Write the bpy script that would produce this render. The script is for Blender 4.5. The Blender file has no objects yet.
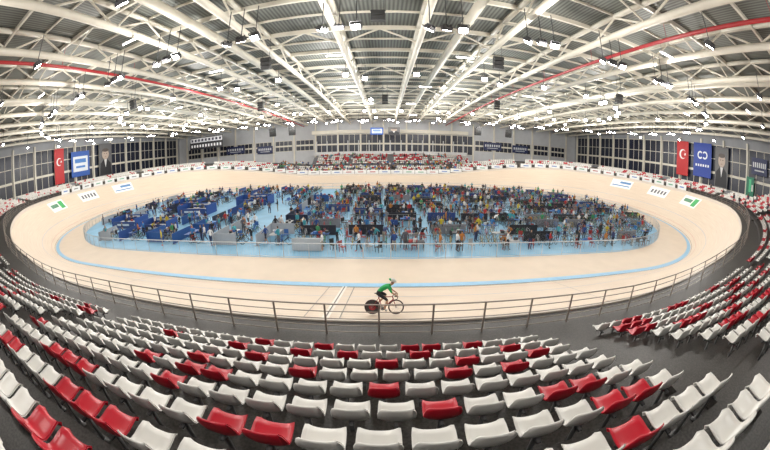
import bpy, math, random
import numpy as np
from mathutils import Vector, Matrix
random.seed(7); RS=np.random.RandomState(5)
sc=bpy.context.scene
try:
    sc.view_settings.view_transform='Standard'; sc.view_settings.look='None'
except Exception as e: print(e)

# ---------------------------------------------------------------- materials
def mat(name,col,rough=.6,metal=0,noise=0,nscale=5,bump=0,emit=0,attr=False,spec=.5,coat=0):
    m=bpy.data.materials.new(name); m.use_nodes=True
    nt=m.node_tree; b=nt.nodes['Principled BSDF']
    b.inputs['Base Color'].default_value=(*col,1)
    b.inputs['Roughness'].default_value=rough; b.inputs['Metallic'].default_value=metal
    b.inputs['Specular IOR Level'].default_value=spec
    src=None
    if attr:
        a=nt.nodes.new('ShaderNodeAttribute'); a.attribute_name='Col'; src=a.outputs['Color']
        nt.links.new(src,b.inputs['Base Color'])
    if noise>0:
        tc=nt.nodes.new('ShaderNodeTexCoord'); n=nt.nodes.new('ShaderNodeTexNoise')
        n.inputs['Scale'].default_value=nscale; n.inputs['Detail'].default_value=4
        nt.links.new(tc.outputs['Object'],n.inputs['Vector'])
        mr=nt.nodes.new('ShaderNodeMapRange'); mr.inputs['From Min'].default_value=.3; mr.inputs['From Max'].default_value=.7
        mr.inputs['To Min'].default_value=1-noise; mr.inputs['To Max'].default_value=1+noise
        nt.links.new(n.outputs['Fac'],mr.inputs['Value'])
        mx=nt.nodes.new('ShaderNodeVectorMath'); mx.operation='SCALE'
        if src: nt.links.new(src,mx.inputs[0])
        else: mx.inputs[0].default_value=col
        nt.links.new(mr.outputs['Result'],mx.inputs['Scale'])
        nt.links.new(mx.outputs['Vector'],b.inputs['Base Color'])
        if bump>0:
            bp=nt.nodes.new('ShaderNodeBump'); bp.inputs['Strength'].default_value=bump
            nt.links.new(n.outputs['Fac'],bp.inputs['Height']); nt.links.new(bp.outputs['Normal'],b.inputs['Normal'])
    if emit>0:
        b.inputs['Emission Color'].default_value=(*col,1); b.inputs['Emission Strength'].default_value=emit
    return m
M_paint=mat('painted_surface',(1,1,1),.5,attr=True,noise=.05,nscale=3)
M_cloth=mat('fabric_and_skin',(1,1,1),.8,attr=True)
M_plastic=mat('seat_plastic',(1,1,1),.35,attr=True,noise=.04,nscale=.8)
M_step=mat('terrace_granite',(.050,.045,.041),.5,noise=.5,nscale=25,bump=.05)
M_white=mat('white_steel',(.74,.70,.60),.45,noise=.05,nscale=1)
M_rail=mat('rail_metal',(.34,.29,.25),.35,metal=.4,noise=.05)
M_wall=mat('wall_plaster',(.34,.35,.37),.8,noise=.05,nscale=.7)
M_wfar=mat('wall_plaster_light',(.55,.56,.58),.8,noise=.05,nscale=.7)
M_glass=mat('window_glass_dark',(.006,.010,.028),.35,noise=.3,nscale=.3)
M_lamp=mat('lamp_lens',(1,.98,.93),.5,emit=60)
M_batten=mat('batten_tube',(1,.99,.96),.5,emit=14)
M_red=mat('red_pipe_paint',(.42,.025,.03),.4,noise=.05)
M_floor=mat('infield_blue_floor',(.20,.42,.60),.45,noise=.10,nscale=.5)
M_safety=mat('safety_zone_floor',(.64,.53,.42),.5,noise=.04,nscale=.6)
M_dark=mat('base_concrete',(.12,.12,.12),.8,noise=.1)

# wood track
M_wood=mat('track_wood',(.70,.56,.43),.42)
nt=M_wood.node_tree; b=nt.nodes['Principled BSDF']
uv=nt.nodes.new('ShaderNodeUVMap'); uv.uv_map='UVMap'
mp=nt.nodes.new('ShaderNodeMapping'); mp.inputs['Scale'].default_value=(.25,18,1)
n=nt.nodes.new('ShaderNodeTexNoise'); n.inputs['Scale'].default_value=1; n.inputs['Detail'].default_value=3
cr=nt.nodes.new('ShaderNodeValToRGB')
cr.color_ramp.elements[0].position=.3; cr.color_ramp.elements[0].color=(.60,.48,.37,1)
cr.color_ramp.elements[1].position=.7; cr.color_ramp.elements[1].color=(.74,.62,.495,1)
nt.links.new(uv.outputs[0],mp.inputs[0]); nt.links.new(mp.outputs[0],n.inputs['Vector'])
nt.links.new(n.outputs['Fac'],cr.inputs[0]); nt.links.new(cr.outputs[0],b.inputs['Base Color'])
# corrugated roof
M_roof=mat('corrugated_roof_deck',(.15,.16,.15),.6)
nt=M_roof.node_tree; b=nt.nodes['Principled BSDF']
tc=nt.nodes.new('ShaderNodeTexCoord'); w=nt.nodes.new('ShaderNodeTexWave'); w.wave_type='BANDS'; w.bands_direction='X'
w.inputs['Scale'].default_value=1.1; w.inputs['Distortion'].default_value=0
cr=nt.nodes.new('ShaderNodeValToRGB'); cr.color_ramp.elements[0].color=(.085,.09,.08,1); cr.color_ramp.elements[1].color=(.21,.22,.20,1)
bp=nt.nodes.new('ShaderNodeBump'); bp.inputs['Strength'].default_value=.5
nt.links.new(tc.outputs['Object'],w.inputs['Vector']); nt.links.new(w.outputs['Fac'],cr.inputs[0])
nt.links.new(cr.outputs[0],b.inputs['Base Color']); nt.links.new(w.outputs['Fac'],bp.inputs['Height']); nt.links.new(bp.outputs[0],b.inputs['Normal'])

# ---------------------------------------------------------------- mesh helpers
class MB:
    def __init__(s): s.v=[]; s.f=[]; s.c=[]
    def add(s,vs,fs,col=(1,1,1)):
        o=len(s.v); s.v.extend([tuple(x) for x in vs])
        for f in fs: s.f.append(tuple(i+o for i in f)); s.c.append(col)
    def box(s,c,d,col=(1,1,1),rz=0,R=None):
        x,y,z=d[0]/2,d[1]/2,d[2]/2
        P=[(-x,-y,-z),(x,-y,-z),(x,y,-z),(-x,y,-z),(-x,-y,z),(x,-y,z),(x,y,z),(-x,y,z)]
        if R is None: R=Matrix.Rotation(rz,3,'Z')
        P=[Vector(c)+R@Vector(p) for p in P]
        s.add(P,[(3,2,1,0),(4,5,6,7),(0,1,5,4),(1,2,6,5),(2,3,7,6),(3,0,4,7)],col)
    def tube(s,p,q,r,n=6,col=(1,1,1),r2=None,caps=True):
        p=Vector(p);q=Vector(q);d=q-p
        if d.length<1e-6:return
        d.normalize(); a=Vector((0,0,1)) if abs(d.z)<.9 else Vector((1,0,0))
        u=d.cross(a).normalized(); w=d.cross(u); r2=r if r2 is None else r2
        P=[p+(u*math.cos(2*math.pi*i/n)+w*math.sin(2*math.pi*i/n))*r for i in range(n)]+[q+(u*math.cos(2*math.pi*i/n)+w*math.sin(2*math.pi*i/n))*r2 for i in range(n)]
        F=[(i,(i+1)%n,n+(i+1)%n,n+i) for i in range(n)]
        if caps: F+=[tuple(range(n-1,-1,-1)),tuple(range(n,2*n))]
        s.add(P,F,col)
    def path(s,pts,r,n=6,col=(1,1,1)):
        for a,b_ in zip(pts[:-1],pts[1:]): s.tube(a,b_,r,n,col,caps=False)
    def ell(s,c,r,col,n=12,m=8,R=None):
        P=[];F=[]
        for j in range(m+1):
            t=math.pi*j/m
            for i in range(n):
                a=2*math.pi*i/n
                v=Vector((r[0]*math.sin(t)*math.cos(a),r[1]*math.sin(t)*math.sin(a),r[2]*math.cos(t)))
                if R: v=R@v
                P.append(Vector(c)+v)
        for j in range(m):
            for i in range(n): F.append((j*n+i,(j+1)*n+i,(j+1)*n+(i+1)%n,j*n+(i+1)%n))
        s.add(P,F,col)
    def torus(s,c,R,r,col,n=24,m=6):  # axis along y
        P=[];F=[]
        for i in range(n):
            a=2*math.pi*i/n
            for j in range(m):
                b_=2*math.pi*j/m; q=R+r*math.cos(b_)
                P.append((c[0]+q*math.cos(a),c[1]+r*math.sin(b_),c[2]+q*math.sin(a)))
        for i in range(n):
            for j in range(m): F.append((i*m+j,((i+1)%n)*m+j,((i+1)%n)*m+(j+1)%m,i*m+(j+1)%m))
        s.add(P,F,col)
    def tm(s):
        return (np.array(s.v,dtype=np.float64),np.concatenate([np.array(f) for f in s.f]).astype(np.int64),np.array([len(f) for f in s.f]),np.array(s.c,dtype=np.float64))
    def obj(s,name,m,parent=None,smooth=False):
        V,L,T,C=s.tm(); return raw(name,V,L,T,C,m,parent,smooth)
def raw(name,V,L,T,C,m,parent=None,smooth=False):
    me=bpy.data.meshes.new(name); me.vertices.add(len(V)); me.vertices.foreach_set('co',np.asarray(V,dtype=np.float32).ravel())
    me.loops.add(len(L)); me.loops.foreach_set('vertex_index',np.asarray(L,dtype=np.int32))
    me.polygons.add(len(T)); st=np.concatenate([[0],np.cumsum(T)[:-1]]).astype(np.int32)
    me.polygons.foreach_set('loop_start',st)
    me.update(calc_edges=True)
    ca=me.color_attributes.new('Col','FLOAT_COLOR','CORNER')
    cc=np.repeat(np.asarray(C)[:,:3],T,axis=0); cc=np.hstack([cc,np.ones((len(cc),1))]).astype(np.float32)
    ca.data.foreach_set('color',cc.ravel())
    me.polygons.foreach_set('use_smooth',np.full(len(T),smooth))
    me.materials.append(m); me.validate()
    o=bpy.data.objects.new(name,me); sc.collection.objects.link(o)
    if parent: o.parent=parent
    return o
def empty(name,loc=(0,0,0)):
    o=bpy.data.objects.new(name,None); o.location=loc; sc.collection.objects.link(o); return o
class Acc:
    def __init__(s): s.V=[];s.L=[];s.T=[];s.C=[];s.n=0
    def put(s,t,Mx,cols=None):
        V,L,T,C=t; A=np.array(Mx)
        s.V.append(V@A[:3,:3].T+A[:3,3]); s.L.append(L+s.n); s.T.append(T)
        s.C.append(C if cols is None else cols); s.n+=len(V)
    def obj(s,name,m,parent=None,smooth=False):
        return raw(name,np.vstack(s.V),np.concatenate(s.L),np.concatenate(s.T),np.vstack(s.C),m,parent,smooth)
def TR(x,y,z,rz=0,sx=1,sy=None,sz=None):
    sy=sx if sy is None else sy; sz=sx if sz is None else sz
    return Matrix.Translation((x,y,z))@Matrix.Rotation(rz,4,'Z')@Matrix.Diagonal((sx,sy,sz,1))

# ---------------------------------------------------------------- geometry of the velodrome
CX,CY,A_,R_=-3.6,43.1,24.0,26.0
LT=4*A_+2*math.pi*R_
W_=7.6
XL,XR,YN,YF=-68.0,61.0,-6.0,90.0
def base(s):
    s%=LT
    if s<A_: return (CX+s,CY-R_),(0,-1)
    s1=s-A_
    if s1<math.pi*R_:
        p=s1/R_; n=(math.sin(p),-math.cos(p)); return (CX+A_+R_*n[0],CY+R_*n[1]),n
    s1-=math.pi*R_
    if s1<2*A_: return (CX+A_-s1,CY+R_),(0,1)
    s1-=2*A_
    if s1<math.pi*R_:
        p=s1/R_; n=(-math.sin(p),math.cos(p)); return (CX-A_+R_*n[0],CY+R_*n[1]),n
    s1-=math.pi*R_
    return (CX-A_+s1,CY-R_),(0,-1)
def P(s,d,z):
    (x,y),n=base(s); return (x+n[0]*d,y+n[1]*d,z)
MID1=A_+math.pi*R_/2; MID2=3*A_+1.5*math.pi*R_
def bend(s):
    s%=LT
    b_=min(abs(s-MID1),abs(s-MID2)); t=min(1,max(0,(b_-20)/32)); return 1-(t*t*(3-2*t))
def bank(s): return math.radians(13+29*bend(s))
def trk(s,t,l=0):
    b_=bank(s); return P(s,t*math.cos(b_)-l*math.sin(b_),t*math.sin(b_)+l*math.cos(b_))
def rail_dz(s):
    b_=bank(s); return W_*math.cos(b_)+.9, W_*math.sin(b_)+.35
NS=int(LT)
SS=[LT*i/NS for i in range(NS)]
ground=MB(); ground.box(((XL+XR)/2,(YN+YF)/2,-.35),(XR-XL+.4,YF-YN+.4,.5)); ground.obj('floor',M_dark)
fi=MB(); vs=[P(s,-4.9,.02) for s in SS]; fi.add(vs,[tuple(range(NS))]); fi.obj('infield_floor',M_floor)
def strip(name,d0,d1,z,m,col=(1,1,1)):
    mb=MB(); V=[];F=[]
    for s in SS: V+= [P(s,d0,z),P(s,d1,z)]
    for i in range(NS):
        j=(i+1)%NS; F.append((2*i,2*i+1,2*j+1,2*j))
    mb.add(V,F,col); return mb.obj(name,m)
strip('safety_zone',-4.9,-.5,.03,M_safety)
strip('blue_band',-.5,.02,.03,M_paint,(.27,.50,.70))
# track
K=10; V=[];L=[];T=[];UV=[]
for s in SS:
    for k in range(K+1): V.append(trk(s,W_*k/K))
for i in range(NS):
    j=(i+1)%NS
    for k in range(K):
        L+=[i*(K+1)+k,i*(K+1)+k+1,j*(K+1)+k+1,j*(K+1)+k]; T.append(4)
        s0=i; s1=i+1
        UV+=[(s0,k*.76),(s0,(k+1)*.76),(s1,(k+1)*.76),(s1,k*.76)]
trk_o=raw('cycling_track',np.array(V),np.array(L),np.array(T),np.ones((len(T),3)),M_wood)
uvl=trk_o.data.uv_layers.new(name='UVMap'); uvl.data.foreach_set('uv',np.array(UV,dtype=np.float32).ravel())
# markings
mk=MB()
def patch(s0,s1,t0,t1,l,col,nn=None,nt_=3):
    nn=nn or max(1,int(abs(s1-s0)/1.0)+1)
    V=[];F=[]
    for i in range(nn+1):
        for k in range(nt_+1): V.append(trk(s0+(s1-s0)*i/nn,t0+(t1-t0)*k/nt_,l))
    for i in range(nn):
        for k in range(nt_): a=i*(nt_+1)+k; F.append((a,a+1,a+nt_+2,a+nt_+1))
    mk.add(V,F,col)
patch(0,LT,.20,.25,.02,(.16,.14,.12),NS,1)
patch(0,LT,.85,.90,.02,(.6,.30,.24),NS,1)
patch(0,LT,2.5,2.55,.02,(.36,.42,.55),NS,1)
s_=-2.35-CX
patch(s_-.14,s_+.14,0,W_,.022,(.78,.72,.64),1); patch(s_-.03,s_+.03,0,W_,.03,(.08,.07,.07),1)
patch(s_+.55,s_+.6,0,W_,.03,(.25,.23,.2),1); patch(s_-.9,s_-.85,0,W_,.03,(.35,.3,.26),1)
patch(s_-14,s_-13.93,0,W_,.03,(.45,.4,.36),1); patch(s_+13,s_+13.06,0,W_,.03,(.45,.4,.36),1)
def phi_l(deg): return 3*A_+math.pi*R_+math.radians(deg)*R_
def phi_r(deg): return A_+math.radians(deg)*R_
def logo(sc_,w,t0,t1,kind):
    patch(sc_-w/2,sc_+w/2,t0,t1,.03,(.86,.86,.84),6)
    if kind=='g':
        patch(sc_-w*.42,sc_-w*.15,t0+.3,t1-.3,.04,(.06,.4,.12),3); patch(sc_-w*.08,sc_+w*.4,t0+.9,t1-.7,.04,(.1,.25,.15),3)
    elif kind=='b':
        patch(sc_-w*.42,sc_+w*.42,t0+.5,t0+.8,.04,(.1,.25,.5),4); patch(sc_-w*.42,sc_+w*.1,t0+1.3,t1-.5,.04,(.1,.25,.5),4)
    else:
        for q in range(5): patch(sc_-w*.4+q*w*.17,sc_-w*.4+q*w*.17+w*.10,t0+.7,t1-.7,.04,(.12,.12,.14),2)
for dg,kd in ((116,'g'),(95,'k'),(75,'b')): logo(phi_l(dg),4.8,4.7,7.2,kd)
for dg,kd in ((68,'g'),(88,'k'),(108,'b')): logo(phi_r(dg),4.8,4.9,7.3,kd)
mk.obj('track_markings',M_paint)

# ---------------------------------------------------------------- terraces
def nrows(s):
    s%=LT
    lim=A_+math.radians(50)*R_
    return 12 if (s<lim or s>LT-lim) else 5
def rise(s): return .37-.15*bend(s)
def tread(s,k):
    dr,zr=rail_dz(s); return dr+1.45+.8*k, zr+rise(s)*(k+1)
def wall_d(s):
    (x,y),n=base(s); best=1e9
    if n[0]>1e-6: best=min(best,(XR-x)/n[0])
    if n[0]<-1e-6: best=min(best,(XL-x)/n[0])
    if n[1]>1e-6: best=min(best,(YF-y)/n[1])
    if n[1]<-1e-6: best=min(best,(YN-y)/n[1])
    return best-.02
ter=MB()
def prof(s,N):
    b_=bank(s); dr,zr=rail_dz(s); do=W_*math.cos(b_); zo=W_*math.sin(b_)
    pr=[(do,zo-.05),(do+.08,zo+.35),(dr+1.45,zr)]
    for k in range(N):
        d,z=tread(s,k); pr+=[(d,z),(d+.8,z)]
    d,z=tread(s,N-1); pr.append((wall_d(s),z))
    return pr
for i in range(NS):
    s0=SS[i]; s1=LT*(i+1)/NS; N=nrows((s0+s1)/2)
    p0=prof(s0,N); p1=prof(s1,N); n_=len(p0)
    V=[P(s0,d,z) for d,z in p0]+[P(s1,d,z) for d,z in p1]
    ter.add(V,[(k,k+1,n_+k+1,n_+k) for k in range(n_-1)])
    Nn=nrows((s1+.5))
    if Nn!=N:
        pr=prof(s1,12); V=[P(s1,d,z) for d,z in pr]+[P(s1,pr[-1][0],0),P(s1,pr[0][0],0)]
        ter.add(V,[tuple(range(len(V)))])
ter.obj('seating_terrace',M_step)
kb=MB()
for i in range(NS):
    s0=SS[i]; s1=LT*(i+1)/NS
    V=[]
    for s in (s0,s1):
        b_=bank(s); do=W_*math.cos(b_); zo=W_*math.sin(b_)
        V+=[P(s,do-.02,zo-.05),P(s,do-.02,zo+.42),P(s,do+.12,zo+.42),P(s,do+.12,zo)]
    kb.add(V,[(0,1,5,4),(1,2,6,5),(2,3,7,6)],(.62,.55,.48))
kb.obj('track_kerb_board',M_paint)

# seats
def seat_tm(nu,nv_idx,legs=True):
    prof_=[(.43,.42),(.445,.445),(.42,.468),(.33,.462),(.20,.448),(.10,.45),(.04,.475),(.0,.53),(-.025,.60),(-.042,.67),(-.052,.72),(-.058,.745)]
    wid=[.15,.18,.198,.206,.208,.208,.208,.21,.21,.205,.19,.16]
    idx=nv_idx; mb=MB(); V=[]
    pr=[prof_[i] for i in idx]; wd=[wid[i] for i in idx]; n=len(pr)
    N=[]
    for i in range(n):
        a=pr[max(0,i-1)]; b_=pr[min(n-1,i+1)]; t=Vector((b_[0]-a[0],b_[1]-a[1])).normalized()
        N.append(Vector((-t.y,t.x))*-1)
    for lay in (0,1):
        for i in range(n):
            nn=N[i]
            for j in range(nu):
                u=-1+2*j/(nu-1)
                off=.045*abs(u)**3+(0 if lay==0 else -.022)
                y=pr[i][0]+nn.x*off; z=pr[i][1]+nn.y*off
                if i>=n-3: z-=.03*abs(u)**4
                V.append((wd[i]*u,y,z))
    F=[]; m=n*nu
    for i in range(n-1):
        for j in range(nu-1):
            a=i*nu+j; F.append((a,a+1,a+nu+1,a+nu)); F.append((m+a,m+a+nu,m+a+nu+1,m+a+1))
    for i in range(n-1):
        for j,sg in ((0,1),(nu-1,-1)):
            a=i*nu+j; F.append((a,a+nu,m+a+nu,m+a) )
    for j in range(nu-1):
        for i in (0,n-1):
            a=i*nu+j; F.append((a,a+1,m+a+1,m+a))
    mb.add(V,F,(1,1,1)); k=len(F)
    g=(.10,.10,.10)
    if legs:
        mb.box((0,.2,.415),(.34,.05,.04),g); mb.box((0,.10,.2),(.05,.05,.42),g); mb.box((0,.10,.01),(.2,.14,.02),g); mb.box((0,.12,.40),(.05,.3,.03),g)
    else: mb.box((0,.10,.21),(.05,.05,.42),g)
    return mb.tm(),k
hi,khi=seat_tm(9,range(12)); lo,klo=seat_tm(4,[0,2,4,6,8,10,11],False)
WHT=np.array((.74,.72,.68)); REDC=np.array((.52,.008,.025))
acc=Acc()
AIS=[8.9+i*14.4 for i in range(-12,13)]
def aisle(s):
    s%=LT
    for a in AIS:
        if abs(((s-a)+LT/2)%LT-LT/2)<(1.05 if abs(a-8.9)<.1 else .75): return True
    return False
acc_aisle=MB()
def put_seat(x,y,z,rz,red):
    near=math.hypot(x,y)<15
    t,k=(hi,khi) if near else (lo,klo)
    C=t[3].copy(); C[:k]=(REDC if red else WHT)*(.90+.14*random.random())
    acc.put(t,TR(x,y,z,rz,1.10,.84,1.02),C)
REDS={7:[-3.9,-3.4,-2.9,-2.4,2.2],6:[-1.8,-1.25,2.45,3.0],5:[.73,2.6,3.1,-3.2],4:[-.25,-3.4,-2.9],3:[-1.2,1.06,2.2,-3.6],2:[-2.5,.13,1.9,3.2],1:[-.6,1.0,-2.2,2.8,-3.6],0:[-1.6,.4,1.3,2.4,-3.0],8:[-3,-2.5],9:[],10:[],11:[]}
PITCH=.55
for k in range(12):
    s=-LT/2; run=0; gap=3
    while s<LT/2:
        (x,y),n=base(s); d,z=tread(s,k)
        curv=1 if n[0]==0 else R_/(R_+d+.7)
        s+=PITCH*curv
        if k>=nrows(s) or aisle(s): run=0; continue
        if run<=0 and gap<=0:
            cl=(s>9 and s<75) or (k>=6 and s<0)
            if random.random()<(.24 if cl else .14): run=random.choice([2,2,3] if cl else [1,1,1,2,2]); gap=run+2
        red=run>0; run-=1; gap-=1
        d,z=tread(s,k)
        px,py,_=P(s,d+.72,z)
        if px<XL+.8 or px>XR-.8 or py>YF-8.5: continue
        if abs(px)<4.3 and py<10: red=any(abs(px-r)<PITCH*.5 for r in REDS[k])
        rz=math.atan2(-n[1],-n[0])-math.pi/2
        put_seat(px,py,z,rz,red)
for a in AIS:
    for k in range(nrows(a)):
        d,z=tread(a,k); (x,y),n=base(a); x2,y2,_=P(a,d-.18,z)
        acc_aisle.box((x2,y2,z-rise(a)*.75),(2.0 if abs(a-8.9)<.1 else 1.3,.36,rise(a)*.5),rz=math.atan2(n[1],n[0])+math.pi/2)
acc_aisle.obj('aisle_steps',M_step)
# far grandstand
gs=MB()
for r in range(6):
    y=83.2+.8*r; z=4.0+.42*r
    gs.box((1.5,y+.4+(89.4-y-.8)/2,z/2),(42,.8+(89.4-y-.8),z),(.12,.12,.13))
    sx=-18.5
    for q in range(76):
        sx+=.54
        if abs(sx-1.5)<.7 or abs(sx+9)<.7 or abs(sx-12)<.7: continue
        put_seat(sx,y+.66,z,math.pi,random.random()<(.45 if abs(sx)<10 and r>1 else .22))
gs.box((1.5,88.6,7.1),(43,.25,.9),(.6,.6,.6))
for q in range(15): gs.box((-19+q*2.93,88.6,9.0),(.22,.22,3.2),(.6,.6,.6))
gs.obj('grandstand_block',M_paint)
acc.obj('stadium_seats',M_plastic,smooth=True)

# ---------------------------------------------------------------- railings
def railing(name,dfun,spacing,h,rails,rp,rr,m,bars=0,n=6):
    mb=MB(); N=int(LT/spacing)
    for i in range(N):
        s=LT*i/N; d,z=dfun(s); s2=LT*(i+1)/N; d2,z2=dfun(s2)
        mb.tube(P(s,d,z),P(s,d,z+h),rp,n)
        for hr in rails:
            mb.tube(P(s,d,z+hr),P(s2,d2,z2+hr),rr if hr<h-.01 else rr*1.6,n,caps=False)
        for q in range(bars):
            f=(q+1)/(bars+1); ss=s+(s2-s)*f
            mb.tube(P(ss,d+(d2-d)*f,z+.08),P(ss,d,z+h),.008,3,caps=False)
    return mb.obj(name,m)
railing('spectator_railing',rail_dz,1.7,1.12,(1.12,.86,.6,.34,.1),.035,.016,M_rail)
railing('infield_fence',lambda s:(-4.9,0.02),2.0,1.15,(1.15,.1),.035,.025,mat('fence_metal',(.5,.51,.52),.4,metal=.3),bars=9,n=4)

# ---------------------------------------------------------------- walls
def zr_(y): return 18.0-1.3*max(0,(y-40)/50)**1.5
def wallbox(name,c,d,m=None): 
    mb=MB(); mb.box(c,d); return mb.obj(name,m or M_wall)
def sidewall(name,x0,x1):
    mb=MB(); pts=[(YN-.4,0),(YF+.4,0)]+[(yy,zr_(yy)+.15) for yy in np.linspace(YF+.4,YN-.4,20)]; n=len(pts)
    V=[(x0,a,b_) for a,b_ in pts]+[(x1,a,b_) for a,b_ in pts]
    mb.add(V,[tuple(range(n)),tuple(range(2*n-1,n-1,-1))]+[(i,(i+1)%n,n+(i+1)%n,n+i) for i in range(n)]); mb.obj(name,M_wall)
sidewall('wall_left',XL-.4,XL); sidewall('wall_right',XR,XR+.4)
wallbox('wall_far',((XL+XR)/2,YF+.2,8.4),(XR-XL,.4,16.8),M_wfar)
wallbox('wall_near',((XL+XR)/2,YN-.2,9.05),(XR-XL,.4,18.1))
wn=0
def window(axis,c,w,z0,z1,cols,rows,inward):
    global wn; wn+=1
    par=empty('window_%d'%wn)
    g=MB();f=MB(); h=z1-z0; zc=(z0+z1)/2
    def bx(mb,u,z,du,dz,t,off):
        if axis=='x': mb.box((c[0]+inward*off,c[1]+u,z),(t,du,dz))
        else: mb.box((c[0]+u,c[1]+inward*off,z),(du,t,dz))
    bx(g,0,zc,w,h,.06,.04)
    for i in range(cols+1): bx(f,-w/2+w*i/cols,zc,.10,h+.16,.14,.08)
    for i in range(rows+1): bx(f,0,z0+h*i/rows,w,.45 if i==1 else .12,.12,.09)
    g.obj('glass',M_glass,par); f.obj('frame',M_white,par)
y=-1.0
while y<86:
    window('x',(XL,y+2.8),5.9,7.2,15.0,3,3,1); window('x',(XR,y+2.8),5.9,7.2,15.0,3,3,-1); y+=6.4
x=-64
while x<57:
    if not(-21<x+2.8<24): window('y',(x+2.8,YF),5.2,8.2,11.2,4,2,-1)
    else: window('y',(x+2.8,YF),6.0,6.9,12.4,4,2,-1)
    x+=6.4
tr=MB()
y=-1.2
while y<90:
    tr.box((XL+.2,y+.0,8),(.4,.4,16)); tr.box((XR-.2,y,8),(.4,.4,16)); y+=6.4
x=-64.4
while x<60:
    tr.box((x,YF-.2,8),(.4,.4,16)); x+=6.4
tr.obj('wall_columns',M_white)  # white columns standing along the side and far walls
t=MB(); t.box((1.5,YF-.6,13.1),(44,1.0,1.0)); t.obj('trim_1',M_white)

# ---------------------------------------------------------------- roof
rf=MB(); NY=32
V=[];F=[]
for i in range(NY+1):
    yy=YN-.2+(YF-YN+.4)*i/NY
    V+=[(XL-.2,yy,zr_(yy)),(XR+.2,yy,zr_(yy)),(XL-.2,yy,zr_(yy)+.3),(XR+.2,yy,zr_(yy)+.3)]
for i in range(NY): a=4*i; F+=[(a,a+1,a+5,a+4),(a+2,a+6,a+7,a+3)]
rf.add(V,F); rf.obj('ceiling',M_roof)
ts=MB(); st=3.0; DP=1.55
XK=[-3.4+6.0*k for k in range(-10,11)]
for X in XK:
    if X<XL+1.5 or X>XR-1.5: continue
    ys=[YN+.2+st*i for i in range(32)]
    for i in range(31):
        y0,y1=ys[i],ys[i+1]; b0=(X,y0,zr_(y0)-DP); b1=(X,y1,zr_(y1)-DP)
        ts.tube(b0,b1,.25,10,caps=False)
        t0=(X,y0,zr_(y0)-.3); t1=(X,y1,zr_(y1)-.3)
        ts.box(((X),(y0+y1)/2,(zr_(y0)+zr_(y1))/2-.2),(.35,3.02,.25))
        if i%2==0: ts.tube(b0,t1,.08,6,caps=False)
        else: ts.tube(t0,b1,.08,6,caps=False)
ts.obj('roof_trusses',M_white,smooth=True)
pl=MB()
for i in range(0,32,2):
    yy=YN+.2+st*i; pl.box(((XL+XR)/2,yy,zr_(yy)-.2),(XR-XL,.2,.34))
for i in range(1,32,2):
    yy=YN+.2+st*i; pl.box(((XL+XR)/2,yy,zr_(yy)-.1),(XR-XL,.1,.16))
for a,b_ in zip(XK[:-1],XK[1:]):
    if a<XL+1.5 or b_>XR-1.5: continue
    for i in range(2,32,4):
        yy=YN+.2+st*i
        pl.tube((a,yy,zr_(yy)-DP),((a+b_)/2,yy,zr_(yy)-.3),.08,6); pl.tube((b_,yy,zr_(yy)-DP),((a+b_)/2,yy,zr_(yy)-.3),.08,6)
pl.obj('roof_purlins',M_white)
rp=MB()
for X in (-22.3,16.6):
    ys=[YN+.2+3*i for i in range(32)]
    rp.path([(X,yy,zr_(yy)-1.9) for yy in ys],.13,8)
    for yy in ys[::3]: rp.tube((X,yy,zr_(yy)-1.9),(X,yy,zr_(yy)-.1),.02,4)
rp.obj('sprinkler_pipes',M_red)
dc=MB()
for X in (-36.4,-12.4,5.6,29.6,47.6):
    ys=[YN+1+3*i for i in range(31)]
    dc.path([(X,yy,zr_(yy)-.95) for yy in ys],.34,12)
    for yy in ys[::4]: dc.tube((X,yy+1,zr_(yy+1)-.95),(X,yy+1.15,zr_(yy+1)-.95),.38,12)
dc.obj('ventilation_ducts',M_white,smooth=True)

# ---------------------------------------------------------------- floodlights
fh=MB(); fl=MB(); bt=MB(); bh=MB()
def flood(x,y,z,tx,ty,tz,sz=1):
    d=(Vector((tx,ty,tz))-Vector((x,y,z))).normalized(); R=d.to_track_quat('Y','Z').to_matrix()
    c=Vector((x,y,z)); k=(.06,.06,.065)
    fh.box(c,(.55*sz,.22*sz,.42*sz),k,R=R)
    for q in (-.2,0,.2): fh.box(c-d*.16*sz+R@Vector((q*sz,0,0)),(.04,.12,.36*sz),k,R=R)
    fh.box(c+R@Vector((.31*sz,0,.12)),(.03,.06,.4*sz),k,R=R); fh.box(c+R@Vector((-.31*sz,0,.12)),(.03,.06,.4*sz),k,R=R)
    fh.box(c+R@Vector((0,0,.33*sz)),(.65*sz,.06,.03),k,R=R)
    fh.tube(c+Vector((0,0,.3)),(x,y,zr_(y)-1.3 if zr_(y)-1.3>z+.4 else z+.5),.03,5,k)
    fl.box(c+d*.125*sz,(.46*sz,.03,.33*sz),R=R)
lamps=[]
NR=46
for i in range(NR):
    s=LT*i/NR+1.2; x,y,z=P(s,1.0,14.6)
    q=P(s,-9,0); flood(x,y,z,q[0],q[1],0,1.0)
    x2,y2,_=P(s+.9,1.0,0); q=P(s,9,0); flood(x2,y2,14.6,q[0],q[1],2,1.0)
    if i%2==0: lamps.append((x,y,13.6))
    x3,y3,_=P(s-.9,1.0,0); q=P(s-6,-3,0); flood(x3,y3,14.5,q[0],q[1],3,.95)
for i in range(40):
    s=LT*i/40; x,y,z=P(s,-12,15.0)
    flood(x,y,z,x*.8,y-12,5,1.05)
for i in range(30):
    s=LT*i/30+2; x,y,z=P(s,9,14.8)
    if x<XL+2 or x>XR-2: continue
    q=P(s,0,0); flood(x,y,z,q[0],q[1],0,1.0)
for gx in (-44,-30,-16,-2,12,26,38):
    for gy in (32,46,60,72): 
        flood(gx,gy,15.3,gx*.8,gy-12,4,1.05)
for gx in (-38,-22,-6,10,26):
    for gy in (32,46,60): lamps.append((gx,gy,14.6))
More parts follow.
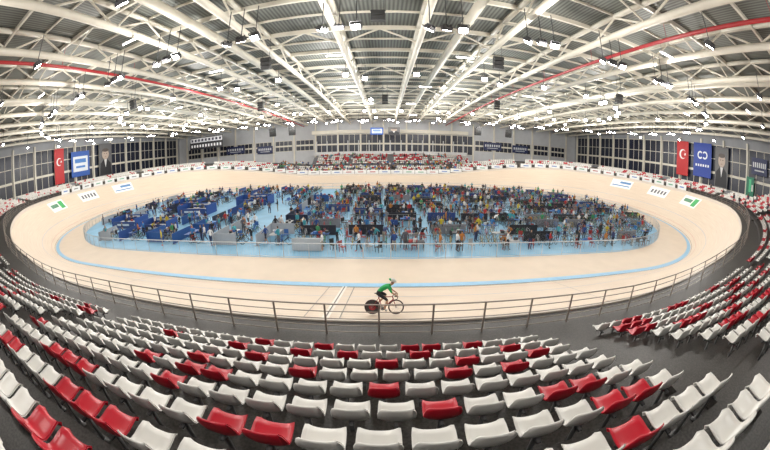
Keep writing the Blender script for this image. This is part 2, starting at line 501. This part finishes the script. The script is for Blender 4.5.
for gx in (-48,-30,-14,-4,6,20,38):
    for gy in (14,26,40,54,68,80):
        if random.random()<.75:
            z=zr_(gy)-2.0; x=gx+random.uniform(-2,2); bt.tube((x-.75,gy,z),(x+.75,gy,z),.05,6); bh.box((x,gy,z+.08),(1.6,.16,.06),(.6,.6,.6))
            for q in (-.6,.6): bh.tube((x+q,gy,z+.1),(x+q,gy,z+1.9),.012,4,(.2,.2,.2))
par=empty('floodlight_array')
fh.obj('lamp_housings',M_paint,par); fl.obj('lamp_lenses',M_lamp,par)
par=empty('batten_lights'); bt.obj('tubes',M_batten,par); bh.obj('housings',M_paint,par)
for i,(x,y,z) in enumerate(lamps):
    ld=bpy.data.lights.new('hall_lamp','POINT'); ld.energy=1400; ld.shadow_soft_size=.25; ld.color=(1,.97,.925)
    o=bpy.data.objects.new('hall_lamp',ld); o.location=(x,y,z); sc.collection.objects.link(o)
for x,y in ((-16,1),(-5,0),(7,0),(18,1)):
    ld=bpy.data.lights.new('stand_lamp','POINT'); ld.energy=600; ld.shadow_soft_size=.2; ld.color=(1,.97,.93)
    o=bpy.data.objects.new('stand_lamp',ld); o.location=(x,y,13); sc.collection.objects.link(o)
w=bpy.data.worlds.new('World'); sc.world=w; w.use_nodes=True
w.node_tree.nodes['Background'].inputs[0].default_value=(.5,.55,.62,1); w.node_tree.nodes['Background'].inputs[1].default_value=.6

# ---------------------------------------------------------------- people templates
def skin_tm(J,E,root,sub,fwd,head,cols_by_edge,names):
    idx={k:i for i,k in enumerate(J)}
    me=bpy.data.meshes.new('tmp'); me.from_pydata([J[k][0] for k in J],[(idx[a],idx[b_]) for a,b_,_ in E],[]); me.update()
    o=bpy.data.objects.new('tmp',me); sc.collection.objects.link(o)
    o.modifiers.new('s','SKIN')
    if not me.skin_vertices: 
        bpy.context.view_layer.objects.active=o; bpy.ops.mesh.customdata_skin_add()
    for k,i in idx.items():
        r=J[k][1]; r=(r,r) if not isinstance(r,tuple) else r
        me.skin_vertices[0].data[i].radius=r; me.skin_vertices[0].data[i].use_root=(k==root)
    o.modifiers['s'].use_smooth_shade=True
    m=o.modifiers.new('u','SUBSURF'); m.levels=sub; m.render_levels=sub
    bpy.context.view_layer.update()
    ev=o.evaluated_get(bpy.context.evaluated_depsgraph_get()); em=ev.to_mesh()
    V=np.array([v.co[:] for v in em.vertices]); fs=[tuple(p.vertices) for p in em.polygons]; cen=np.array([p.center[:] for p in em.polygons])
    ev.to_mesh_clear(); bpy.data.objects.remove(o)
    tags=[]
    segs=[(np.array(J[a][0]),np.array(J[b_][0]),t) for a,b_,t in E]
    h0=Vector(J[head[0]][0]); up=(Vector(J[head[1]][0])-h0).normalized(); fw=Vector(fwd)
    for c in cen:
        best=1e9;tg=0
        for a,b_,t in segs:
            ab=b_-a; q=np.clip(np.dot(c-a,ab)/np.dot(ab,ab),0,1); dd=np.linalg.norm(c-a-ab*q)
            if dd<best: best=dd;tg=t
        if tg=='head':
            v=Vector(c)-h0; a1=v.dot(up); b1=v.dot(fw)
            tg='hair' if (a1>.10 or (b1<-.01 and a1>-.02)) else 'skin'
        tags.append(tg)
    return V,np.concatenate([np.array(f) for f in fs]),np.array([len(f) for f in fs]),tags
BASE={'pel':((0,0,.95),(.15,.115)),'spn':((0,0,1.13),(.125,.10)),'che':((0,0,1.34),(.15,.11)),'nek':((0,.0,1.5),.055),
 'h1':((0,.02,1.58),(.068,.078)),'h2':((0,.02,1.67),(.078,.09)),'h3':((0,.01,1.74),(.055,.06)),
 'shL':((.18,0,1.41),.062),'elL':((.25,-.03,1.13),.045),'wrL':((.26,.07,.90),.03),'haL':((.25,.11,.81),(.04,.022)),
 'shR':((-.18,0,1.41),.062),'elR':((-.25,-.03,1.13),.045),'wrR':((-.26,.07,.90),.03),'haR':((-.25,.11,.81),(.04,.022)),
 'hiL':((.09,0,.88),.095),'knL':((.11,.02,.49),.06),'anL':((.11,-.02,.10),.04),'toL':((.12,.15,.045),.04),
 'hiR':((-.09,0,.88),.095),'knR':((-.11,.02,.49),.06),'anR':((-.11,-.02,.10),.04),'toR':((-.12,.15,.045),.04)}
EDG=[('pel','spn','shirt'),('spn','che','shirt'),('che','nek','shirt'),('nek','h1','skin'),('h1','h2','head'),('h2','h3','head')]
for q in 'LR': EDG+=[('che','sh'+q,'shirt'),('sh'+q,'el'+q,'shirt'),('el'+q,'wr'+q,'arm'),('wr'+q,'ha'+q,'skin'),('pel','hi'+q,'pants'),('hi'+q,'kn'+q,'pants'),('kn'+q,'an'+q,'leg'),('an'+q,'to'+q,'shoe')]
def pose(**kw):
    J=dict(BASE)
    for k,v in kw.items(): J[k]=(v,J[k][1])
    return skin_tm(J,EDG,'pel',1,(0,1,0),('h1','h3'),None,None)
POS=[pose(),
 pose(knL=(.11,.14,.52),anL=(.11,.16,.12),toL=(.11,.33,.08),knR=(-.11,-.06,.5),anR=(-.11,-.28,.16),toR=(-.11,-.14,.05),elL=(.24,-.16,1.16),wrL=(.23,-.12,.93),haL=(.22,-.1,.84),elR=(-.24,.1,1.16),wrR=(-.22,.28,1.02),haR=(-.21,.36,.98)),
 pose(elL=(.25,.08,1.14),wrL=(.08,.27,1.18),haL=(-.02,.27,1.2),elR=(-.25,.08,1.14),wrR=(-.08,.25,1.1),haR=(.02,.28,1.1)),
 pose(pel=(0,-.1,.92),spn=(0,.02,1.06),che=(0,.22,1.18),nek=(0,.36,1.26),h1=(0,.43,1.28),h2=(0,.5,1.33),h3=(0,.54,1.38),shL=(.18,.26,1.2),shR=(-.18,.26,1.2),elL=(.2,.34,.95),wrL=(.18,.46,.78),haL=(.17,.5,.72),elR=(-.2,.34,.95),wrR=(-.18,.46,.78),haR=(-.17,.5,.72)),
]
SIT=pose(pel=(0,0,.53),spn=(0,-.02,.71),che=(0,.0,.92),nek=(0,.03,1.08),h1=(0,.06,1.16),h2=(0,.07,1.24),h3=(0,.06,1.31),shL=(.18,0,.99),shR=(-.18,0,.99),elL=(.24,.04,.73),elR=(-.24,.04,.73),wrL=(.15,.26,.65),wrR=(-.15,.26,.65),haL=(.1,.33,.63),haR=(-.1,.33,.63),hiL=(.09,.04,.51),hiR=(-.09,.04,.51),knL=(.12,.43,.53),knR=(-.12,.43,.53),anL=(.12,.42,.1),anR=(-.12,.42,.1),toL=(.12,.57,.045),toR=(-.12,.57,.045))
SH=[(.02,.02,.025),(.02,.02,.025),(.02,.02,.025),(.03,.04,.12),(.02,.06,.22),(.65,.65,.65),(.65,.65,.65),(.4,.03,.03),(.5,.40,.03),(.05,.25,.1),(.2,.2,.22),(.03,.16,.4),(.4,.15,.03),(.08,.08,.1),(.05,.3,.35)]
PT=[(.02,.02,.025),(.02,.02,.03),(.03,.04,.1),(.10,.10,.11),(.3,.27,.22)]
SK=[(.50,.29,.20),(.40,.23,.15),(.55,.34,.25),(.22,.11,.07)]
HR=[(.02,.015,.01),(.05,.03,.02),(.12,.07,.03),(.3,.2,.09)]
def put_person(A,t,Mx,shirt=None):
    s=shirt or random.choice(SH); p=random.choice(PT); k=random.choice(SK); hh=random.choice(HR); sh=random.choice([(.6,.6,.6),(.03,.03,.03),(.5,.1,.1)])
    arm=s if random.random()<.5 else k; leg=p if random.random()<.7 else k
    D={'shirt':s,'pants':p,'skin':k,'hair':hh,'shoe':sh,'arm':arm,'leg':leg}
    A.put((t[0],t[1],t[2],None),Mx,np.array([D[x] for x in t[3]]))

def bike_mb(hi=False):
    mb=MB(); n=28 if hi else 16; m=8 if hi else 4
    k=(.02,.02,.02); fr=(1,1,1)
    rw=(-.43,0,.335); fw=(.57,0,.335); bb=(0,0,.28); st=(-.17,0,.78); hd=(.42,0,.80); hb=(.45,0,.68)
    for c in (rw,fw):
        mb.torus(c,.325,.012,k,n,m)
        mb.torus(c,.30,.014 if not hi else .022,(.06,.06,.06) if not hi else (.05,.015,.02),n,m)
        for i in range(16 if hi else 6):
            a=2*math.pi*i/(16 if hi else 6); mb.tube((c[0],.02*(-1)**i,c[2]),(c[0]+.295*math.cos(a),0,c[2]+.295*math.sin(a)),.003 if not hi else .005,3,(.4,.4,.4))
        mb.tube((c[0],-.06,c[2]),(c[0],.06,c[2]),.014,6,k)
    if hi:
        mb.tube((rw[0],-.012,rw[2]),(rw[0],.012,rw[2]),.30,28,(.03,.03,.035)); mb.tube((rw[0],-.016,rw[2]),(rw[0],.016,rw[2]),.15,20,(.35,.02,.03))
    q=8 if hi else 4
    mb.tube(bb,st,.018,q,fr); mb.tube(st,hd,.017,q,fr); mb.tube(bb,hb,.022,q,fr); mb.tube(hd,hb,.02,q,fr)
    for s in (-.05,.05):
        mb.tube((0,s*.6,.28),(rw[0],s,rw[2]),.009,q,fr); mb.tube((-.16,s*.5,.74),(rw[0],s,rw[2]),.008,q,fr)
        mb.tube((.455,s*.8,.66),(fw[0],s,fw[2]),.011,q,fr)
    mb.tube(st,(-.215,0,.93),.013,q,k); mb.ell((-.23,0,.95),(.14,.055,.025),k,8,4)
    mb.tube(hd,(.44,0,.87),.015,q,k); mb.tube((.44,0,.87),(.52,0,.88),.014,q,k)
    mb.tube((.52,-.2,.88),(.52,.2,.88),.013,q,k)
    for s in (-.2,.2):
        mb.path([(.52,s,.88),(.60,s,.87),(.63,s,.80),(.58,s,.74),(.50,s,.73)],.014,q,k)
    mb.tube((0,-.03,.28),(0,-.02,.28),.09,16 if hi else 8,(.3,.3,.3))
    mb.tube((0,-.07,.28),(.15,-.07,.20),.012,q,k); mb.tube((0,.07,.28),(-.15,.07,.36),.012,q,k)
    mb.tube((0,-.08,.28),(0,.08,.28),.02,q,k)
    mb.box((.15,-.11,.20),(.09,.08,.015),k); mb.box((-.15,.11,.36),(.09,.08,.015),k)
    mb.tube((0,-.028,.37),(rw[0],-.028,.375),.005,3,k); mb.tube((0,-.028,.19),(rw[0],-.028,.295),.005,3,k)
    return mb
btm=bike_mb().tm()
def put_bike(A,Mx):
    C=btm[3].copy(); w_=np.all(C>.99,axis=1); C[w_]=random.choice([(.02,.02,.02),(.4,.03,.03),(.03,.12,.4),(.5,.5,.5),(.45,.3,.03),(.04,.25,.1),(.03,.03,.04)])
    A.put(btm,Mx,C)

# ---------------------------------------------------------------- infield
ppl=Acc(); bks=Acc(); tb=MB(); pn=MB(); ch=MB()
def inside(x,y,m):
    dx=abs(x-CX)-A_; r=R_-4.9-m
    return abs(y-CY)<r if dx<0 else math.hypot(dx,y-CY)<r
def table(x,y,rz,L=1.8,col=(.05,.15,.45)):
    R=Matrix.Rotation(rz,3,'Z')
    tb.box((x,y,.74),(L,.7,.04),col,rz)
    for a in (-1,1):
        for b_ in (-1,1):
            p=R@Vector((a*(L/2-.08),b_*.28,0)); tb.tube((x+p.x,y+p.y,.03),(x+p.x,y+p.y,.72),.02,4,(.2,.2,.2))
    for q in range(3):
        p=R@Vector((random.uniform(-.7,.7),random.uniform(-.2,.2),0)); tb.box((x+p.x,y+p.y,.76+.1),(.3,.25,.2),random.choice([(.05,.05,.05),(.5,.5,.5),(.4,.05,.05),(.05,.15,.4)]),rz+random.random())
def chair(x,y,rz,col):
    R=Matrix.Rotation(rz,3,'Z')
    def b_(p,d): q=R@Vector(p); ch.box((x+q.x,y+q.y,q.z),d,col,rz)
    b_((0,0,.45),(.42,.42,.04)); b_((0,-.2,.72),(.42,.04,.4))
    for a in (-.18,.18):
        for c in (-.18,.18): b_((a,c,.23),(.03,.03,.44))
BOO=[(-35,32,5.5,3.0),(-27.5,40,5.5,3.0),(-20.5,47,5.5,3.0),(-33,46,5,3),(-27,30,4.5,2.4)]
for x,y,w_,d_ in BOO:
    bc=(.02,.07,.27)
    pn.box((x,y+d_/2,.7),(w_,.07,1.35),bc); pn.box((x-w_/2,y,.7),(.07,d_,1.35),bc); pn.box((x+w_/2,y,.7),(.07,d_,1.35),bc)
    pn.box((x,y-d_/2,.5),(w_*.9,.07,.95),(.02,.05,.18)); pn.box((x,y-d_/2-.05,.55),(w_*.5,.03,.25),(.5,.55,.6))
    pn.box((x,y+d_/2-.05,1.1),(w_*.6,.03,.22),(.5,.55,.6))
    table(x,y-.2,0,w_*.7,(.4,.4,.42)); 
    for q in range(4): chair(x-1.6+q*1.1,y+.5,3.14,(.03,.03,.03)); put_person(ppl,random.choice(POS),TR(x-1.7+q*1.1+.3,y+.8,.02,3.1+random.uniform(-.4,.4)))
def inboo(x,y): return any(abs(x-a)<w_/2+1.6 and abs(y-b_)<d_/2+1.9 for a,b_,w_,d_ in BOO)
for gx in np.arange(-42,-9,4.6):
    for gy in np.arange(26.5,63,3.9):
        x=gx+random.uniform(-.3,.3); y=gy+random.uniform(-.3,.3)
        if not inside(x,y,2.5) or inboo(x,y) or abs(x+16.5-.22*(y-30))<1.5: continue
        col=random.choice([(.02,.06,.22),(.015,.02,.045),(.02,.08,.26),(.015,.015,.02),(.35,.37,.4)])
        L=2.4
        if random.random()<.7:
            pn.box((x-L/2,y,.56),(.06,3.6,1.05),col)
            if random.random()<.5: pn.box((x,y-1.5,.56),(L,.06,1.05),col)
            for q in (-1.7,0,1.7): pn.box((x-L/2,y+q,.05),(.5,.06,.06),(.3,.3,.3))
        table(x,y+.3,math.pi/2,2.2,random.choice([(.03,.09,.3),(.03,.15,.4),(.4,.4,.4),(.02,.02,.03)]))
        for q in range(random.choice([1,2,3,3])): put_person(ppl,random.choice(POS),TR(x+random.uniform(-.9,2.2),y+random.uniform(-1.5,2),.02,random.uniform(0,6.28),random.uniform(.93,1.03)))
        for q in range(random.choice([1,2,3,3])): put_bike(bks,TR(x+1.1,y-1.2+q*.8,.02,random.uniform(-.1,.1)))
        for q in range(2): chair(x+.8,y+random.uniform(-1.5,1.5),random.choice([0,3.14,1.57]),random.choice([(.03,.03,.03),(.04,.12,.35)]))
for q in range(60):
    x=random.uniform(-44,-8); y=random.uniform(24,62)
    if inside(x,y,1) and not inboo(x,y): put_person(ppl,random.choice(POS[:3]),TR(x,y,.02,random.uniform(0,6.28),random.uniform(.93,1.03)))
# right side dense paddock
for gx in np.arange(-6,41,4.0):
    for gy in np.arange(25.0,64,2.8):
        x=gx+random.uniform(-.3,.3); y=gy+random.uniform(-.25,.25)
        if not inside(x,y,1.6): continue
        nb=random.choice([4,5,5,6,6])
        for q in range(nb): put_bike(bks,TR(x-1.7+q*.6,y+random.uniform(-.15,.15),.02,math.pi/2+random.uniform(-.15,.15)))
        if random.random()<.55: pn.tube((x-1.9,y,.95),(x+1.9,y,.95),.025,5,(.2,.2,.2)); pn.tube((x-1.9,y,.02),(x-1.9,y,.95),.025,5,(.2,.2,.2)); pn.tube((x+1.9,y,.02),(x+1.9,y,.95),.025,5,(.2,.2,.2))
        if random.random()<.35: pn.box((x,y+1.0,.5),(3.2,.05,.95),random.choice([(.015,.015,.02),(.02,.05,.2),(.02,.02,.03),(.2,.2,.22)]))
        if random.random()<.4: table(x+.5,y-1.1,0,1.6,random.choice([(.02,.02,.03),(.03,.12,.35),(.35,.35,.35)]))
        for q in range(random.choice([1,2,2,3])): chair(x+random.uniform(-1.8,1.8),y-random.uniform(.9,1.4),random.uniform(0,6),random.choice([(.02,.02,.02),(.3,.3,.3),(.3,.03,.03)]))
        for q in range(random.choice([1,2,3,3,4])): put_person(ppl,random.choice(POS),TR(x+random.uniform(-2,2),y+random.choice([-1.3,-1.4,1.4,1.3]),.02,random.uniform(0,6.28),random.uniform(.9,1.02)))
for x,y,rz in ((-18.2,25.2,0),(-17,25.6,2.6),(-15.7,24.6,1),(.6,24.0,.3),(1.6,24.2,3.4),(6,23.6,0),(12.2,23.8,3),(-9,25,1.2),(-2,23.6,2)):
    put_person(ppl,random.choice(POS[:3]),TR(x,y,.02,rz))
pn.box((-6.2,23.6,.6),(2.4,.06,1.0),(.40,.43,.46)); pn.box((-6.2,24.5,.74),(2.4,1.0,.05),(.35,.38,.4)); pn.box((-7.3,24.5,.36),(.05,.9,.7),(.2,.2,.2)); pn.box((-5.1,24.5,.36),(.05,.9,.7),(.2,.2,.2))
ppl.obj('team_crowd',M_cloth,smooth=True); bks.obj('parked_bicycles',M_paint); tb.obj('team_tables',M_paint); pn.obj('paddock_barriers',M_paint); ch.obj('folding_chairs',M_paint)

# spectators in stands
sp=Acc()
def stand_person(s,k,t,dd=.5,sh=None):
    d,z=tread(s,k); x,y,_=P(s,d+dd,z); (a,b_),n=base(s)
    put_person(sp,t,TR(x,y,z,math.atan2(-n[1],-n[0])-math.pi/2),sh)
for s,k in ((36.5,3),(38,4),(39.5,3),(41,5),(43,2),(44.5,4),(46,3),(48,1),(52,2),(56,3),(37.3,5)): stand_person(s,k,SIT,.5,random.choice([(.02,.02,.02),(.03,.03,.06),(.1,.1,.12)]))
for s in (40,42.5,45,58): 
    dr,zr=rail_dz(s); x,y,_=P(s,dr+.7,0); put_person(sp,POS[0],TR(x,y,zr,random.random()*6),(.02,.02,.025))
for q in range(140):
    s=random.uniform(0,1)*2*A_+A_+math.pi*R_; stand_person(s,random.randint(0,4),SIT,.5)
for q in range(70):
    r=random.randint(0,5); put_person(sp,SIT,TR(random.uniform(-17,20),83.2+.8*r+.45,4.0+.42*r,math.pi))
for q in range(24):
    s=random.uniform(A_+math.pi*R_,3*A_+math.pi*R_); dr,zr=rail_dz(s); x,y,_=P(s,dr+.7,0); put_person(sp,random.choice(POS[:3]),TR(x,y,zr,math.pi))
sp.obj('seated_spectators',M_cloth,smooth=True)
# ---------------------------------------------------------------- cyclist and bicycle
RX,RY=-.1,11.5
d_=17.1-RY; RZ=d_*math.tan(math.radians(13))+.03
MR=Matrix.Translation((RX,RY,RZ))@Matrix.Rotation(math.radians(-8),4,'X')@Matrix.Diagonal((.96,.96,.96,1))
hb=bike_mb(True); V,L,T,C=hb.tm(); w_=np.all(C>.99,axis=1); C[w_]=(.30,.02,.03)
bo=raw('track_bicycle',V,L,T,C,M_paint); bo.matrix_world=MR
JR={'pel':((-.20,0,1.03),(.13,.12)),'spn':((-.03,0,1.16),(.125,.115)),'che':((.17,0,1.25),(.14,.12)),'nek':((.34,0,1.33),.055),
 'h1':((.41,0,1.38),(.07,.07)),'h2':((.45,0,1.45),(.08,.08)),'h3':((.46,0,1.52),(.055,.055))}
ER=[('pel','spn','shirt'),('spn','che','shirt'),('che','nek','shirt'),('nek','h1','skin'),('h1','h2','head'),('h2','h3','head')]
for q,s,kn,an,to in (('R',-1,(.20,-.11,.68),(.09,-.115,.285),(.22,-.115,.235)),('L',1,(.16,.11,.86),(-.20,.115,.47),(-.09,.115,.395))):
    JR['sh'+q]=((.24,.17*s,1.27),.06); JR['el'+q]=((.38,.24*s,1.05),.043); JR['wr'+q]=((.565,.205*s,.93),.028); JR['pa'+q]=((.605,.20*s,.895),(.034,.026))
    JR['hi'+q]=((-.19,.09*s,.98),.10); JR['kn'+q]=(kn,.062); JR['an'+q]=(an,.038); JR['to'+q]=(to,.034)
    ER+=[('che','sh'+q,'shirt'),('sh'+q,'el'+q,'shirt'),('el'+q,'wr'+q,'skin'),('wr'+q,'pa'+q,'skin'),('pel','hi'+q,'pants'),('hi'+q,'kn'+q,'pants'),('kn'+q,'an'+q,'leg'),('an'+q,'to'+q,'shoe')]
    for f in range(4):
        yy=s*(.175+.017*f); ln=(.9,1.0,.95,.8)[f]
        JR['f%d1'%f+q]=((.632,yy,.885),.010); JR['f%d2'%f+q]=((.632+.02*ln,yy,.862),.009); JR['f%d3'%f+q]=((.605+.01*ln,yy,.842),.008)
        ER+=[('pa'+q,'f%d1'%f+q,'skin'),('f%d1'%f+q,'f%d2'%f+q,'skin'),('f%d2'%f+q,'f%d3'%f+q,'skin')]
    JR['t1'+q]=((.60,s*.17,.885),.011); JR['t2'+q]=((.61,s*.158,.86),.009); ER+=[('pa'+q,'t1'+q,'skin'),('t1'+q,'t2'+q,'skin')]
t=skin_tm(JR,ER,'pel',2,(1,0,-.3),('h1','h3'),None,None)
G=(.02,.36,.10); D={'shirt':G,'pants':(.02,.02,.025),'skin':(.50,.29,.20),'hair':(.05,.03,.02),'leg':(.46,.27,.18),'shoe':(.7,.7,.68)}
cyc=empty('cyclist'); cyc.matrix_world=MR
raw('body',t[0],t[1],t[2],np.array([D[x] for x in t[3]]),M_cloth,cyc,True)
hm=MB(); Rh=Matrix.Rotation(math.radians(-25),3,'Y')
hm.ell((.445,0,1.515),(.14,.095,.075),(.65,.68,.65),16,10,Rh.transposed()); hm.ell((.38,0,1.53),(.13,.07,.055),(.03,.40,.13),14,8,Rh.transposed())
for s in (-1,1):
    hm.ell((.515,.032*s,1.455),(.012,.014,.01),(.02,.02,.02),8,6); hm.ell((.435,.082*s,1.44),(.018,.008,.026),(.5,.3,.2),8,6)
    hm.tube((.44,.085*s,1.48),(.47,.03*s,1.385),.004,4,(.05,.05,.05))
hm.ell((.54,0,1.43),(.018,.011,.02),(.5,.3,.2),8,6); hm.ell((.522,0,1.398),(.01,.022,.006),(.4,.12,.1),8,6)
hm.obj('helmet_and_face',M_paint,cyc,True)

# ---------------------------------------------------------------- banners, signs
def on_wall(side,u,z,w,h,name,draw):
    par=empty(name)
    if side=='L': M=Matrix.Translation((XL+.75,u,z))@Matrix(((0,0,1,0),(1,0,0,0),(0,1,0,0),(0,0,0,1)))
    elif side=='R': M=Matrix.Translation((XR-.75,u,z))@Matrix(((0,0,-1,0),(-1,0,0,0),(0,1,0,0),(0,0,0,1)))
    else: M=Matrix.Translation((u,side,z))@Matrix(((1,0,0,0),(0,0,-1,0),(0,1,0,0),(0,0,0,1)))
    mb=MB(); draw(mb,w,h); o=mb.obj('panel',M_paint,par); par.matrix_world=M
    return par
def rect(mb,x,y,w,h,col,l=.0):
    mb.box((x,y,l),(w,h,.03),col)
def poly(mb,pts,l,col): mb.add([(p[0],p[1],l) for p in pts],[tuple(range(len(pts)))],col)
def flag(mb,w,h):
    rect(mb,0,0,w,h,(.50,.008,.012)); 
    r=w*.28; n=20
    outer=[(r*math.cos(math.radians(35+290*i/n)),h*.12+r*math.sin(math.radians(35+290*i/n))) for i in range(n+1)]
    r2=r*.8
    inner=[(.26*r+r2*math.cos(math.radians(45+270*i/n)),h*.12+r2*math.sin(math.radians(45+270*i/n))) for i in range(n+1)]
    V=[(x,y,.02) for x,y in outer]+[(x,y,.02) for x,y in inner]
    mb.add(V,[(i,i+1,n+2+i,n+1+i) for i in range(n)],(.9,.9,.9))
    st=[( .75*r+(.38*r if i%2==0 else .15*r)*math.cos(math.radians(36*i+180)),h*.12+(.38*r if i%2==0 else .15*r)*math.sin(math.radians(36*i+180))) for i in range(10)]
    mb.add([(.75*r,h*.12,.025)]+[(x,y,.025) for x,y in st],[(0,i+1,(i+1)%10+1) for i in range(10)],(.9,.9,.9))
def bluewhite(mb,w,h):
    rect(mb,0,0,w,h,(.015,.09,.4)); rect(mb,0,0,w*.8,h*.6,(.75,.8,.85),.02); rect(mb,0,h*.12,w*.6,h*.16,(.05,.2,.55),.04); rect(mb,0,-h*.12,w*.5,h*.08,(.05,.2,.55),.04)
def bluelogo(mb,w,h):
    rect(mb,0,0,w,h,(.012,.05,.34))
    n=18
    for cx,a0 in ((-w*.13,40),(w*.13,220)):
        R1=w*.15; R2=w*.09
        V=[(cx+R1*math.cos(math.radians(a0+280*i/n)),h*.14+R1*math.sin(math.radians(a0+280*i/n)),.02) for i in range(n+1)]+[(cx+R2*math.cos(math.radians(a0+280*i/n)),h*.14+R2*math.sin(math.radians(a0+280*i/n)),.02) for i in range(n+1)]
        mb.add(V,[(i,i+1,n+2+i,n+1+i) for i in range(n)],(.8,.85,.9))
    for q in range(6): rect(mb,-w*.34+q*w*.135,-h*.16,w*.08,h*.07,(.8,.85,.9),.02)
def portrait(mb,w,h):
    rect(mb,0,0,w,h,(.13,.13,.135))
    def el(cx,cy,a,b_,l,c): poly(mb,[(cx+a*math.cos(2*math.pi*i/20),cy+b_*math.sin(2*math.pi*i/20)) for i in range(20)],l,c)
    poly(mb,[(-w*.46,-h*.48),(w*.46,-h*.48),(w*.40,-h*.12),(w*.14,0),(-w*.14,0),(-w*.40,-h*.12)],.02,(.015,.015,.02))
    poly(mb,[(-w*.11,0),(0,-h*.25),(w*.11,0)],.025,(.7,.7,.7)); el(0,h*.16,w*.27,h*.16,.03,(.50,.40,.33)); el(0,h*.29,w*.26,h*.055,.035,(.10,.08,.07))
    for s in(-1,1): el(s*w*.09,h*.18,w*.04,h*.01,.04,(.03,.03,.03))
    rect(mb,0,h*.08,w*.12,h*.01,(.25,.08,.07),.03)
on_wall('L',38,11.2,3.0,7.4,'turkish_flag',flag)
on_wall('L',45,11.0,6.2,5.6,'sponsor_banner',bluewhite)
on_wall('L',54,11.2,4.8,7.8,'portrait_banner',portrait)
on_wall('R',42.5,11.6,3.6,7.0,'turkish_flag.001',flag)
on_wall('R',36.5,11.8,5.2,6.6,'sponsor_banner.001',bluelogo)
on_wall('R',31,11.0,3.6,7.4,'portrait_banner.001',portrait)
def green(mb,w,h): rect(mb,0,0,w,h,(.02,.2,.12)); rect(mb,0,h*.1,w*.3,h*.6,(.1,.6,.3),.02); rect(mb,w*.3,0,w*.2,h*.3,(.7,.75,.7),.02)
def navy(mb,w,h):
    rect(mb,0,0,w,h,(.02,.03,.1))
    for i in range(7): rect(mb,-w*.38+i*w*.125,h*.08,w*.07,h*.3,(.7,.72,.75),.02)
    rect(mb,0,-h*.25,w*.6,h*.08,(.6,.62,.65),.02)
on_wall('R',23.2,8.6,2.0,3.6,'green_banner',green)
on_wall('R',21.0,12.4,4.0,2.8,'navy_banner',navy)
for x,z,w_ in ((-45,9.6,6.5),(31,9.8,5.6),(40,9.5,5.2),(-35,9.0,5)):
    on_wall(YF-.7,x,z,w_,2.2,'wall_banner',navy)
def board(mb,w,h):
    rect(mb,0,0,w,h,(.02,.02,.025)); rect(mb,0,h*.25,w*.96,h*.35,(.65,.66,.7),.02)
    for i in range(9): rect(mb,-w*.42+i*w*.105,h*.25,w*.06,h*.2,(.05,.05,.08),.04)
    for i in range(11): rect(mb,-w*.43+i*w*.086,-h*.22,w*.045,h*.22,(.8,.8,.82),.02)
on_wall(78.0,-49,12.4,11.5,3.4,'scoreboard',board)
on_wall(80.0,-2.0,12.6,3.2,1.8,'hanging_screen',bluewhite); on_wall(80.0,2.2,12.6,3.0,2.0,'hanging_screen.001',portrait)
hs=MB()
for x in (-54,-44): hs.tube((x,78,14),(x,78,zr_(78)-.3),.04,5,(.2,.2,.2))
for x in (-3,-1,1.2,3.2): hs.tube((x,80,13.4),(x,80,zr_(80)-.3),.03,5,(.2,.2,.2))
hs.obj('hanging_cables',M_paint)
spk=MB()
for x,y,zt,n_ in ((-22,74,13.8,6),(-27,74,13.8,6),(22,74,13.8,6),(30,74,13.8,6),(-.4,17.5,16.0,2),(-9.5,24,15.6,3),(9.0,24,15.6,3),(-27,26,15.2,3),(24,26,15.2,3),(0,44,15.4,4),(-18,44,15.4,4),(16,44,15.4,4)):
    for i in range(n_): spk.box((x,y+.08*i,zt-.33*i),(.8 if y<70 else 1.6,.5,.30),(.02,.02,.02),R=Matrix.Rotation(.06*i,3,'X'))
    spk.tube((x-.3,y,zt+.1),(x-.3,y,zr_(y)-.5),.025,5,(.1,.1,.1)); spk.tube((x+.3,y,zt+.1),(x+.3,y,zr_(y)-.5),.025,5,(.1,.1,.1)); spk.box((x,y,zt+.2),(.9,.1,.06),(.1,.1,.1))
spk.obj('line_array_speakers',M_paint)
ab=MB(); s=A_+math.radians(75)*R_
while s<3*A_+math.pi*R_+math.radians(105)*R_:
    (x,y),n=base(s+1.4); dr,zr=rail_dz(s+1.4); x,y,_=P(s+1.4,dr-.25,0)
    rz=math.atan2(n[1],n[0])+math.pi/2
    ab.box((x,y,zr+.5),(2.8,.05,.9),(.72,.73,.73),rz); ab.box((x-n[0]*.04,y-n[1]*.04,zr+.5),(1.3,.03,.2),random.choice([(.1,.2,.5),(.4,.06,.06),(.2,.2,.2),(.1,.35,.2)]),rz)
    s+=2.9
ab.obj('advertising_boards',M_paint)

# ---------------------------------------------------------------- camera (15 mm full-frame fisheye)
cd=bpy.data.cameras.new('camera'); cam=bpy.data.objects.new('camera',cd); sc.collection.objects.link(cam)
cam.location=(0,0,7.8); cam.rotation_euler=(math.radians(90-13.4),0,0)
cd.sensor_width=36; cd.clip_end=500; cd.type='PANO'
for tgt in (cd,getattr(cd,'cycles',None)):
    if tgt is None: continue
    try:
        tgt.panorama_type='FISHEYE_EQUISOLID'; tgt.fisheye_lens=15.0; tgt.fisheye_fov=math.radians(200)
        print('pano set on',tgt)
    except Exception as e: print('pano',e)
sc.camera=cam
